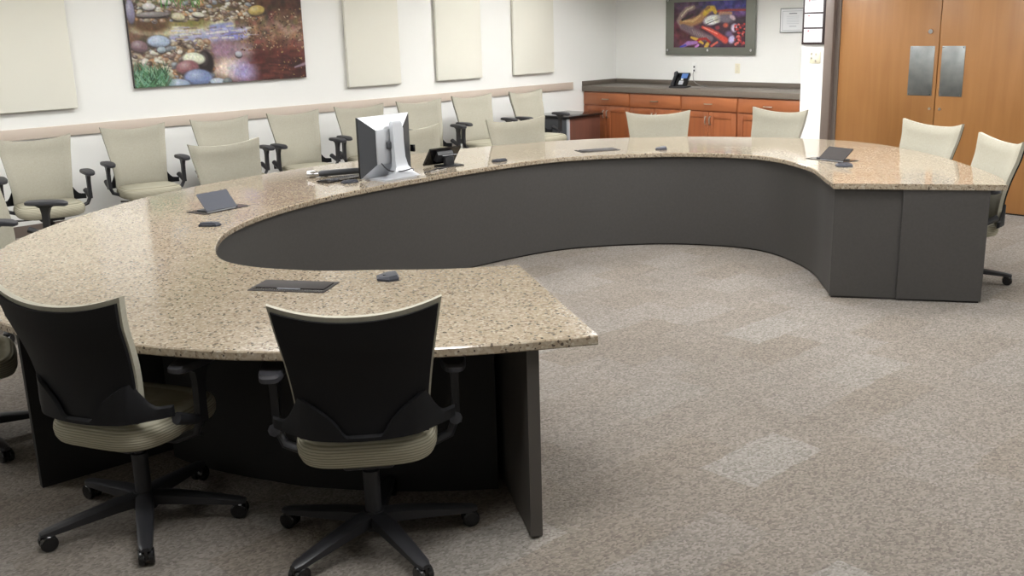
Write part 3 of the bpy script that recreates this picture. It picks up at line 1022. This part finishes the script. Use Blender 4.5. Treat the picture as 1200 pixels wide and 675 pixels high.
def seat_rings(w, d, z0, z1, cy, prof, n=40, e=4.0, sag=0.0):
    """stack of super-elliptic rings; prof = [(scale, height fraction)]"""
    rings = []
    for s, hz in prof:
        r = []
        for k in range(n):
            t = 2 * math.pi * k / n
            c, sn = math.cos(t), math.sin(t)
            x = w / 2 * math.copysign(abs(c) ** (2 / e), c)
            y = d / 2 * math.copysign(abs(sn) ** (2 / e), sn)
            ss = 1 - (1 - s)
            drop = 0.03 * max(0, (y * ss / (d / 2)) - 0.55) ** 1.5 + sag * (abs(x * ss) / (w / 2)) ** 2 * -0.01
            r.append((x * ss * (1 - 0.06 * max(0, -sn)), cy + y * ss, z0 + (z1 - z0) * hz - drop))
        rings.append(r)
    return rings

def make_chair(k, dz, zb):
    CH['zb'] = zb
    t = thing('task_chair', 'chair', 'chair')
    wide = lambda m: MB().add([(p[0] * k, p[1], p[2]) for p in m.v], m.f)
    low = lambda m: MB().add([(p[0] * k, p[1], p[2] + dz) for p in m.v], m.f)
    # five-star base
    MB().cyl((0, 0, 0.055), (0, 0, 0.12), 0.045, 0.036, 20).build('hub', 'black', t)
    MB().tube([(0, 0, 0.115), (0, 0, 0.27), (0, 0, 0.271), (0, 0, 0.345 + dz)], [0.029, 0.029, 0.017, 0.017], 18).build('gas_lift', 'black', t)
    rings = []
    for r, zt, th, w in ((0.02, 0.118, 0.045, 0.03), (0.11, 0.113, 0.04, 0.031), (0.24, 0.094, 0.03, 0.027), (0.345, 0.078, 0.022, 0.023), (0.37, 0.072, 0.014, 0.013)):
        rings.append([(r, -w, zt - th), (r, w, zt - th), (r, w, zt - 0.006), (r, w * 0.6, zt), (r, -w * 0.6, zt), (r, -w, zt - 0.006)])
    leg_me = MB().loft(rings).mesh('leg', 'black', 40)
    cm = MB()
    for s in (-1, 1):
        prof = []
        for x, rr in ((0.006, 0.0275), (0.010, 0.030), (0.022, 0.030), (0.026, 0.026)):
            prof.append([(0.345 + rr * math.cos(2 * math.pi * q / 20), s * x, 0.030 + rr * math.sin(2 * math.pi * q / 20)) for q in range(20)])
        cm.loft(prof)
    cm.box(0.32, 0.37, -0.006, 0.006, 0.025, 0.062, 0.003)
    cm.cyl((0.345, 0, 0.05), (0.345, 0, 0.066), 0.008, n=10)
    cast_me = cm.mesh('castor', 'castor', 40)
    for q in range(5):
        l = link('leg', leg_me, t, (0, 0, 0), 2 * math.pi * q / 5 + math.pi / 2)
        link('castor', cast_me, l)
    # mechanism, pan, cushion
    low(MB().box(-0.085, 0.085, -0.13, 0.12, 0.325, 0.372, 0.012, 3)).build('tilt_mechanism', 'black', t)
    lv = MB().tube([(0.08, 0.05, 0.345), (0.20, 0.06, 0.348), (0.245, 0.06, 0.352)], [0.006, 0.006, 0.009], 8)
    low(lv).build('lever', 'black', t)
    low(MB().loft(seat_rings(0.45, 0.45, 0.362, 0.395, 0.02, [(0.80, 0), (0.94, 0.3), (0.97, 1)]))).build('seat_pan', 'black', t)
    low(MB().loft(seat_rings(0.475, 0.475, 0.37, 0.462, 0.010,
              [(0.88, 0.0), (0.955, 0.08), (0.99, 0.28), (1.0, 0.5), (0.99, 0.70), (0.955, 0.87), (0.89, 0.965), (0.6, 1.0), (0.25, 0.985), (0.02, 0.98)]))).build('seat', 'seat', t)
    # back
    wide(back_slab(18, 16, 1.0, 0.0, 1.0, 0.032, -0.006, 0.014)).build('backrest', 'fabric', t, smooth=50)
    wide(back_slab(18, 16, 0.968, 0.0, 0.962, -0.006, -0.018, 0.0)).build('back_shell', 'shell', t, smooth=40)
    # yoke that wraps the lower back and flares out to the arms
    rings = []
    n = 44
    for i in range(n + 1):
        u = -1 + 2 * i / n
        a = abs(u)
        x = 0.295 * u
        y = -0.248 + 0.045 * min(1, (0.285 * a / 0.215)) ** 2 * 0.9 + 0.10 * max(0, a - 0.55) ** 1.6 * 3.2
        zbot = zb - 0.006 + 0.016 * a * a
        if a < 0.68:
            ztop = zb + 0.018 + 0.132 * max(0.0, (a - 0.22) / 0.46) ** 0.6
        else:
            ztop = zb + 0.052 + 0.098 * max(0.0, (0.88 - a) / 0.20) ** 1.6
        th = 0.014
        rings.append([(x, y, zbot), (x, y - th, zbot + 0.006), (x, y - th, ztop - 0.006), (x, y, ztop)])
    wide(MB().loft(rings)).build('back_yoke', 'shell', t, smooth=50)
    # arms
    for s in (-1, 1):
        m = MB()
        # bracket from below the seat out to the upright and back to the yoke
        m.tube([(s * 0.08, -0.02, 0.352), (s * 0.20, -0.02, 0.357), (s * 0.28, -0.01, 0.39), (s * 0.301, 0.0, 0.44)], [0.022, 0.022, 0.021, 0.020], 8, 0.7)
        m.tube([(s * 0.300, 0.0, 0.44), (s * 0.302, -0.06, 0.462), (s * 0.296, -0.115, 0.485)], [0.018, 0.02, 0.022], 8, 1.0)
        rings = []
        for z, hy, hx, cy in ((0.43, 0.022, 0.013, 0.0), (0.50, 0.019, 0.013, 0.002), (0.58, 0.021, 0.013, 0.006), (0.62, 0.032, 0.014, 0.010), (0.643, 0.075, 0.018, 0.014)):
            rings.append([(s * 0.303 - hx, cy - hy, z), (s * 0.303 + hx, cy - hy, z), (s * 0.303 + hx, cy + hy, z), (s * 0.303 - hx, cy + hy, z)])
        m.loft(rings)
        arm = wide(m).build('armrest', 'black', t, smooth=45)
        pr = []
        for zz, sc in ((0.640, 0.90), (0.645, 1.0), (0.660, 1.0), (0.668, 0.90)):
            r = []
            for q in range(28):
                a = 2 * math.pi * q / 28
                c, sn = math.cos(a), math.sin(a)
                r.append((s * 0.300 + 0.043 * sc * math.copysign(abs(c) ** 0.6, c),
                          0.02 + 0.135 * sc * math.copysign(abs(sn) ** 0.7, sn), zz - 0.010 * max(0, sn) ** 3))
            pr.append(r)
        wide(MB().loft(pr)).build('arm_pad', 'pad', arm)
    return t

OFF = 0.27
protos = {'near': make_chair(1.0, 0.0, 0.485), 'far': make_chair(1.09, -0.032, 0.405)}
used = set()
def chair(mx, my, facing, label, group, swivel=0.0, kind='far'):
    """mx, my: point below the middle of the top corners of the back"""
    o = protos[kind] if kind not in used else copy_tree(protos[kind])
    used.add(kind)
    f = math.radians(facing)
    o.location = (mx + OFF * math.cos(f), my + OFF * math.sin(f), 0)
    o.rotation_euler = (0, 0, f - math.pi / 2)
    o['label'] = label
    o['group'] = group
    k = 0
    for ch in o.children:
        if ch.name.split('.')[0] == 'leg':
            ch.rotation_euler = (0, 0, 2 * math.pi * k / 5 + math.radians(swivel) - (f - math.pi / 2))
            k += 1
    return o

GT, GW = 'task chairs around the horseshoe table', 'task chairs along the left wall'
chair(-2.51, 1.605, 144, 'black-backed task chair in the right foreground, closest to the table tip', GT, -80, 'near')
chair(-3.345, 1.005, 116, 'black-backed task chair in the left foreground', GT, -23, 'near')
chair(-7.11, 3.49, 0, 'sage task chair across the table, in front of the third wall chair', GT, 20)
chair(-6.74, 4.95, -4, 'sage task chair mostly hidden behind the silver monitor', GT, 10)
chair(-6.53, 5.94, -14, 'sage task chair across the table in front of the low umber unit', GT, 40)
chair(-5.87, 7.07, -42, 'sage task chair in front of the sideboard below the desk phone', GT, 0)
chair(-5.085, 7.81, -93, 'sage task chair across the table at the right end of the sideboard', GT, 30)
chair(-3.505, 7.42, -109, 'sage task chair in front of the double doors, left of two', GT, 15)
chair(-2.705, 6.71, -131, 'sage task chair at the far right end of the table', GT, 24)
lc = chair(-6.654, 1.603, 47, 'sage task chair cut off by the left edge, arms above the table edge', GT, 30)
for ch in lc.children:
    if ch.name.split('.')[0] == 'armrest':
        ch.location.z += 0.07          # arms set higher on this one
chair(-4.82, 0.71, 75, 'task chair of which only the base shows left of the table support', GT, 10)
wall_chairs = [(-8.86, 2.67, -8), (-9.12, 3.61, -6), (-9.11, 4.45, -4), (-9.06, 5.22, -2), (-9.1, 6.04, -7), (-9.07, 6.81, -6), (-9.15, 7.64, -3), (-9.1, 8.45, 4)]
ordn = ['first sage task chair from the left along the rail wall', 'second sage wall chair, below the left part of the creek picture',
        'third sage wall chair, half hidden behind a table chair', 'fourth sage wall chair, left of the silver monitor',
        'fifth sage wall chair, its seat behind the silver monitor', 'sixth sage wall chair, just right of the silver monitor',
        'seventh sage wall chair, under the middle narrow wall panel', 'last sage wall chair, beside the low umber unit']
for (x, y, a), lab in zip(wall_chairs, ordn):
    chair(x, y, a, lab, GW, 17 * a)

# ------------------------------------------------------------------ things on the table
def power_box(x, y, ang, opened, label, sh=0.0, lid='slate'):
    """ang: direction from the hole of the horseshoe towards the seat"""
    t = thing('power_box', label, 'power box', (x, y, TOP), math.radians(ang) - math.pi / 2, 'flush power boxes in the table top')
    MB().box(-0.165, 0.165, -0.085, 0.085, 0, 0.003, 0.001).build('rim', 'plate', t)
    MB().box(-0.15, 0.15, -0.07, 0.07, 0.0031, 0.0036).build('well', 'glossblack', t)
    if opened:
        w, d = 0.108, 0.125
        a = math.radians(opened)
        m = MB()
        c, s = math.cos(a), math.sin(a)
        def P(v, h): return (-0.066 + v * c - h * s, 0.010 + v * s + h * c)
        ring = [P(0, 0), P(d, 0), P(d, 0.006), P(0, 0.006)]
        m.loft([[(sh - w, p[0], p[1]) for p in ring], [(sh + w, p[0], p[1]) for p in ring]])
        m.build('lid', lid, t)
        MB().box(sh - 0.1, sh + 0.1, -0.066, -0.058, 0.003, 0.013).build('hinge', 'silver', t)
        MB().box(-0.115, 0.115, -0.03, 0.055, 0.003, 0.010, 0.002).build('socket_strip', 'charcoal', t)
    else:
        MB().box(-0.147, 0.147, -0.066, 0.045, 0.0035, 0.0065, 0.001).build('lid', 'plate', t)
        MB().box(-0.05, 0.05, 0.047, 0.058, 0.0035, 0.006, 0.001).build('finger_pull', 'slate', t)
power_box(-5.50, 2.63, 192, 48, 'open grey power box lid at the left bend of the table', -0.03)
power_box(-3.545, 1.985, 305, 0, 'closed dark power box between the two foreground chairs')
power_box(-5.555, 5.94, 156, 0, 'closed power box in the far part of the table top, right of the black panel')
power_box(-3.80, 6.51, 80, 36, 'open dark power box at the right end of the table', 0.05, 'plate')

def microphone(x, y, ang, label):
    t = thing('table_microphone', label, 'microphone', (x, y, TOP), math.radians(ang), 'flat boundary microphones on the table')
    poly = [(-0.05, -0.038), (0.05, -0.038), (0.062, 0.004), (0.03, 0.05), (-0.03, 0.05), (-0.062, 0.004)]
    low = [(x_, y_, 0) for x_, y_ in poly]
    mid_ = [(x_, y_, 0.009) for x_, y_ in poly]
    top_ = [(x_ * 0.78, y_ * 0.8, 0.022 - 0.09 * (y_ + 0.038)) for x_, y_ in poly]
    MB().loft([low, mid_, top_]).build('housing', 'mic', t, smooth=20)
    MB().box(-0.028, 0.028, -0.0405, -0.036, 0.003, 0.010).build('grille', 'grille', t)
    MB().cyl((0, 0.018, 0.009), (0, 0.018, 0.0195), 0.007, n=12).build('mute_button', 'charcoal', t)
microphone(-5.06, 2.36, 40, 'grey table microphone at the left bend below the open power box')
microphone(-3.36, 2.325, 148, 'grey table microphone nearest the camera, right of the closed power box')
microphone(-5.74, 3.70, 80, 'grey table microphone in front of the thin keyboard')
microphone(-5.71, 5.02, 92, 'grey table microphone right of the black angled panel')
microphone(-5.17, 6.28, 130, 'grey table microphone on the far curve of the table')
microphone(-3.56, 6.27, 245, 'grey table microphone near the right end of the table')

# monitor, seen from behind; local +Y is the screen side
def monitor():
    t = thing('monitor', 'silver and black flat monitor seen from behind on the table', 'monitor', (-5.72, 4.02, TOP), math.radians(97))
    W, H0, H1 = 0.235, 0.012, 0.425
    MB().box(-W, W, 0.035, 0.055, H0, H1, 0.004).build('bezel', 'glossblack', t)
    MB().box(-W + 0.02, W - 0.02, 0.055, 0.057, H0 + 0.03, H1 - 0.02).build('screen', 'charcoal', t)
    # tapered back: bevels at the sides are dark, centre silver, top paler as if lit
    w2, z2, z3, yb = 0.125, 0.10, 0.335, -0.015
    MB().add([(-W, 0.035, H0), (-W, 0.035, H1), (-w2, yb, z3), (-w2, yb, z2)], [(0, 1, 2, 3)]).build('side_bevel', 'charcoal', t)
    MB().add([(W, 0.035, H0), (W, 0.035, H1), (w2, yb, z3), (w2, yb, z2)], [(3, 2, 1, 0)]).build('side_bevel', 'charcoal', t)
    MB().add([(-W, 0.035, H1), (W, 0.035, H1), (w2, yb, z3), (-w2, yb, z3)], [(3, 2, 1, 0)]).build('top_bevel', 'lit_silver', t)
    MB().add([(-W, 0.035, H0), (W, 0.035, H0), (w2, yb, z2), (-w2, yb, z2)], [(0, 1, 2, 3)]).build('bottom_bevel', 'silver', t)
    MB().box(-w2, w2, yb - 0.012, yb + 0.03, z2, z3, 0.006).build('back_cover', 'silver', t)
    # column and foot
    m = MB()
    rings = []
    for z, cy, hw_, hd in ((0.008, -0.085, 0.10, 0.06), (0.03, -0.085, 0.075, 0.035), (0.08, -0.075, 0.045, 0.022), (0.14, -0.065, 0.038, 0.017), (0.37, -0.05, 0.036, 0.015), (0.385, -0.048, 0.03, 0.012)):
        hw_ *= 1.25
        rings.append([(-hw_ + 0.03, cy - hd, z), (hw_ + 0.03, cy - hd, z), (hw_ + 0.03, cy + hd, z), (-hw_ + 0.03, cy + hd, z)])
    m.loft(rings).build('stand_column', 'silver', t, smooth=60)
    MB().prism([(-0.17, -0.14), (0.11, -0.15), (0.165, -0.10), (0.165, 0.07), (-0.17, 0.07)], 0.0, 0.010).build('stand_foot', 'silver', t)
    MB().box(-0.045, 0.02, -0.05, -0.02, 0.20, 0.25, 0.008).build('hinge', 'charcoal', t)
    MB().box(W - 0.004, W + 0.014, -0.005, 0.03, 0.15, 0.20, 0.003).build('side_port', 'glossblack', t)
    MB().tube([tuple(p) for p in cr([(-0.10, -0.03, 0.11), (-0.07, -0.07, 0.06), (0.0, -0.12, 0.05), (0.08, -0.14, 0.06), (0.13, -0.10, 0.03)], 24)], 0.004, 6).build('cable', 'black', t)
monitor()

# long bar with chrome end, lying behind the monitor
t = thing('speaker_bar', 'long black bar with a chrome end cap lying left of the monitor', 'speaker', (-6.16, 3.66, TOP), math.atan2(0.32, 0.13))
MB().tube([(0.05, 0, 0.022), (0.07, 0, 0.024), (0.44, 0, 0.024), (0.455, 0, 0.022)], [0.017, 0.022, 0.022, 0.016], 20).build('body', 'charcoal', t)
MB().tube([(-0.035, 0, 0.024), (-0.03, 0, 0.024), (-0.012, 0, 0.024), (0.02, 0, 0.024), (0.05, 0, 0.024)], [0.012, 0.020, 0.0245, 0.0245, 0.018], 20).build('end_cap', 'chrome', t)
for xx in (0.10, 0.40):
    MB().box(xx - 0.012, xx + 0.012, -0.02, 0.02, 0, 0.008).build('foot', 'black', t)

# thin keyboard
t = thing('keyboard', 'thin black keyboard with silver edge left of the monitor foot', 'keyboard', (-5.90, 3.72, TOP), math.radians(98))
rings = []
for x in (-0.15, 0.15):
    rings.append([(x, -0.06, 0.002), (x, 0.06, 0.002), (x, 0.06, 0.010), (x, -0.06, 0.022)])
MB().loft(rings).build('body', 'glossblack', t, smooth=0)
MB().box(-0.148, 0.148, -0.0625, -0.0600, 0.010, 0.024).build('edge_trim', 'chrome', t)
km = MB().box(-0.0065, 0.0065, -0.0065, 0.0065, 0, 0.004).mesh('key', 'charcoal', 0)
for i in range(15):
    for j in range(5):
        k = link('key', km, t, (-0.134 + i * 0.019, -0.045 + j * 0.022, 0.0205 - (j * 0.022 + 0.015) * 0.1), None)
        k.rotation_euler = (-0.1, 0, 0)

# black angled touch panel
t = thing('touch_panel', 'black angled touch panel on a stand right of the monitor', 'touch panel', (-5.85, 4.60, TOP), math.radians(88))
a = math.radians(52)
c_, s_ = math.cos(a), math.sin(a)
def T(x, v, h): return (x, -0.06 + v * c_ - h * s_ + 0.02, 0.02 + v * s_ + h * c_)
# screen tilts back: lower edge on the seat side
def TP(x, v, h):
    return (x, 0.075 - v * math.cos(a) - h * math.sin(a), 0.018 + v * math.sin(a) - h * math.cos(a))
rings = [[TP(x, 0, 0), TP(x, 0.155, 0), TP(x, 0.155, 0.014), TP(x, 0, 0.014)] for x in (-0.14, 0.14)]
MB().loft(rings).build('panel', 'glossblack', t, smooth=0)
rings = [[TP(x, 0.012, -0.001), TP(x, 0.143, -0.001), TP(x, 0.143, 0.002), TP(x, 0.012, 0.002)] for x in (-0.118, 0.118)]
MB().loft(rings).build('screen', 'charcoal', t, smooth=0)
rings = [[TP(x, 0.05, 0.014), TP(x, 0.13, 0.014), TP(x, 0.12, 0.04), TP(x, 0.06, 0.05)] for x in (-0.07, 0.07)]
MB().loft(rings).build('rear_housing', 'black', t, smooth=0)
MB().box(-0.05, 0.12, -0.09, 0.06, 0, 0.008, 0.003).build('foot', 'black', t)
MB().box(-0.02, 0.06, -0.05, -0.02, 0.007, 0.07, 0.004).build('neck', 'black', t)
MB().box(-0.06, 0.07, -0.072, -0.070, 0.085, 0.090).build('trim_line', 'silver', t)
tag(MB().tube([tuple(p) for p in cr([(-5.665, 4.285, TOP + 0.005), (-5.70, 4.31, TOP + 0.005), (-5.70, 4.36, TOP + 0.005), (-5.76, 4.45, TOP + 0.005), (-5.75, 4.53, TOP + 0.006)], 30)], 0.0042, 6).build('cable', 'black'),
    'black cable running between the monitor and the angled panel', 'cable')
tag(MB().tube([tuple(p) for p in cr([(-5.655, 4.325, TOP + 0.005), (-5.66, 4.36, TOP + 0.005), (-5.68, 4.42, TOP + 0.005), (-5.70, 4.50, TOP + 0.005)], 24)], 0.0035, 6).build('cable', 'cord'),
    'grey cable lying on the granite beside the monitor foot', 'cable')

# desk phone on the counter
t = thing('desk_phone', 'black desk phone with blue screen on the sideboard counter', 'telephone', (-8.10, 10.17, 0.901), math.radians(14))
a = math.radians(48)
def PP(x, v, h): return (x, -0.07 + v * math.cos(a) - h * math.sin(a), 0.02 + v * math.sin(a) + h * math.cos(a))
rings = [[PP(x, 0, -0.03), PP(x, 0.20, -0.03), PP(x, 0.21, 0), PP(x, 0, 0)] for x in (-0.095, 0.115)]
MB().loft(rings).build('body', 'glossblack', t, smooth=0)
MB().box(-0.10, 0.12, -0.10, 0.08, 0, 0.022, 0.005).build('base', 'black', t)
rings = [[PP(x, v0, 0.0005), PP(x, v1, 0.0005), PP(x, v1, 0.003), PP(x, v0, 0.003)] for x, v0, v1 in ((0.012, 0.125, 0.195), (0.095, 0.125, 0.195))]
MB().loft(rings).build('display', 'screen', t, smooth=0)
rings = [[PP(x, 0.025, 0.0005), PP(x, 0.085, 0.0005), PP(x, 0.085, 0.004), PP(x, 0.025, 0.004)] for x in (0.005, 0.065)]
MB().loft(rings).build('keypad', 'key', t, smooth=0)
rings = [[PP(x, 0.098, 0.0005), PP(x, 0.116, 0.0005), PP(x, 0.116, 0.005), PP(x, 0.098, 0.005)] for x in (0.02, 0.05)]
MB().loft(rings).build('softkey', 'white', t, smooth=0)
hs = [PP(-0.062, v, h) for v, h in ((-0.005, 0.016), (0.02, 0.028), (0.06, 0.022), (0.14, 0.022), (0.18, 0.028), (0.205, 0.016))]
MB().tube(hs, [0.018, 0.026, 0.018, 0.018, 0.026, 0.018], 14).build('handset', 'black', t)
tag(MB().tube([tuple(p) for p in cr([(-7.955, 10.20, 0.905), (-7.925, 10.20, 0.905), (-7.84, 10.30, 0.905), (-7.90, 10.38, 0.905), (-7.94, 10.30, 0.906), (-7.87, 10.24, 0.906), (-7.86, 10.42, 0.907),
     (-8.05, 10.52, 0.91), (-8.18, 10.57, 0.95), (-8.225, 10.60, 1.03), (-8.225, 10.615, 1.08)], 90)], 0.0045, 6).build('phone_cord', 'cord'),
    'grey phone cord coiling on the counter and up to the jack', 'cord')

# ------------------------------------------------------------------ ceiling lights (above the view; some only added to brighten)
lamps = [(-7.6, 1.2, 0, 'over the first wall chair'), (-7.6, 4.3, 0, 'over the aisle beside the creek picture'),
         (-7.5, 8.25, 90, 'before the left half of the alcove'), (-6.6, 8.3, 0, 'before the middle of the alcove'),
         (-6.3, 7.5, 0, 'added before the right half of the alcove to brighten it'), (-5.2, 2.2, 0, 'over the left bend of the table'),  # first one is an extra, added to brighten the alcove
         (-4.3, 5.6, 0, 'added over the far curve of the modesty panel to brighten the chairs'), (-2.1, 1.5, 0, 'over the right foreground chair'),  # first one is added to brighten the chairs across the table
         (-2.6, 4.8, 0, 'over the open floor inside the horseshoe'), (-3.2, 7.0, 0, 'in front of the double doors'),
         (0.0, 4.0, 0, 'over the carpet right of the table'),
         (-0.6, 7.6, 0, 'right of the double doors'), (-6.2, -1.0, 0, 'added behind the left foreground chair to lift the floor')]  # last one is added to lift the dark floor at the near left
for x, y, rz, where in lamps:
    if True:
        t = thing('ceiling_light', 'recessed fluorescent ceiling troffer ' + where, 'ceiling light', (x, y, ZC), math.radians(rz), 'ceiling troffers')
        m = MB()
        m.box(-0.32, 0.32, -0.62, -0.59, -0.02, 0).box(-0.32, 0.32, 0.59, 0.62, -0.02, 0).box(-0.32, -0.29, -0.59, 0.59, -0.02, 0).box(0.29, 0.32, -0.59, 0.59, -0.02, 0)
        m.build('frame', 'white', t)
        MB().box(-0.29, 0.29, -0.59, 0.59, -0.014, -0.001).build('diffuser', 'lamp', t, smooth=0)
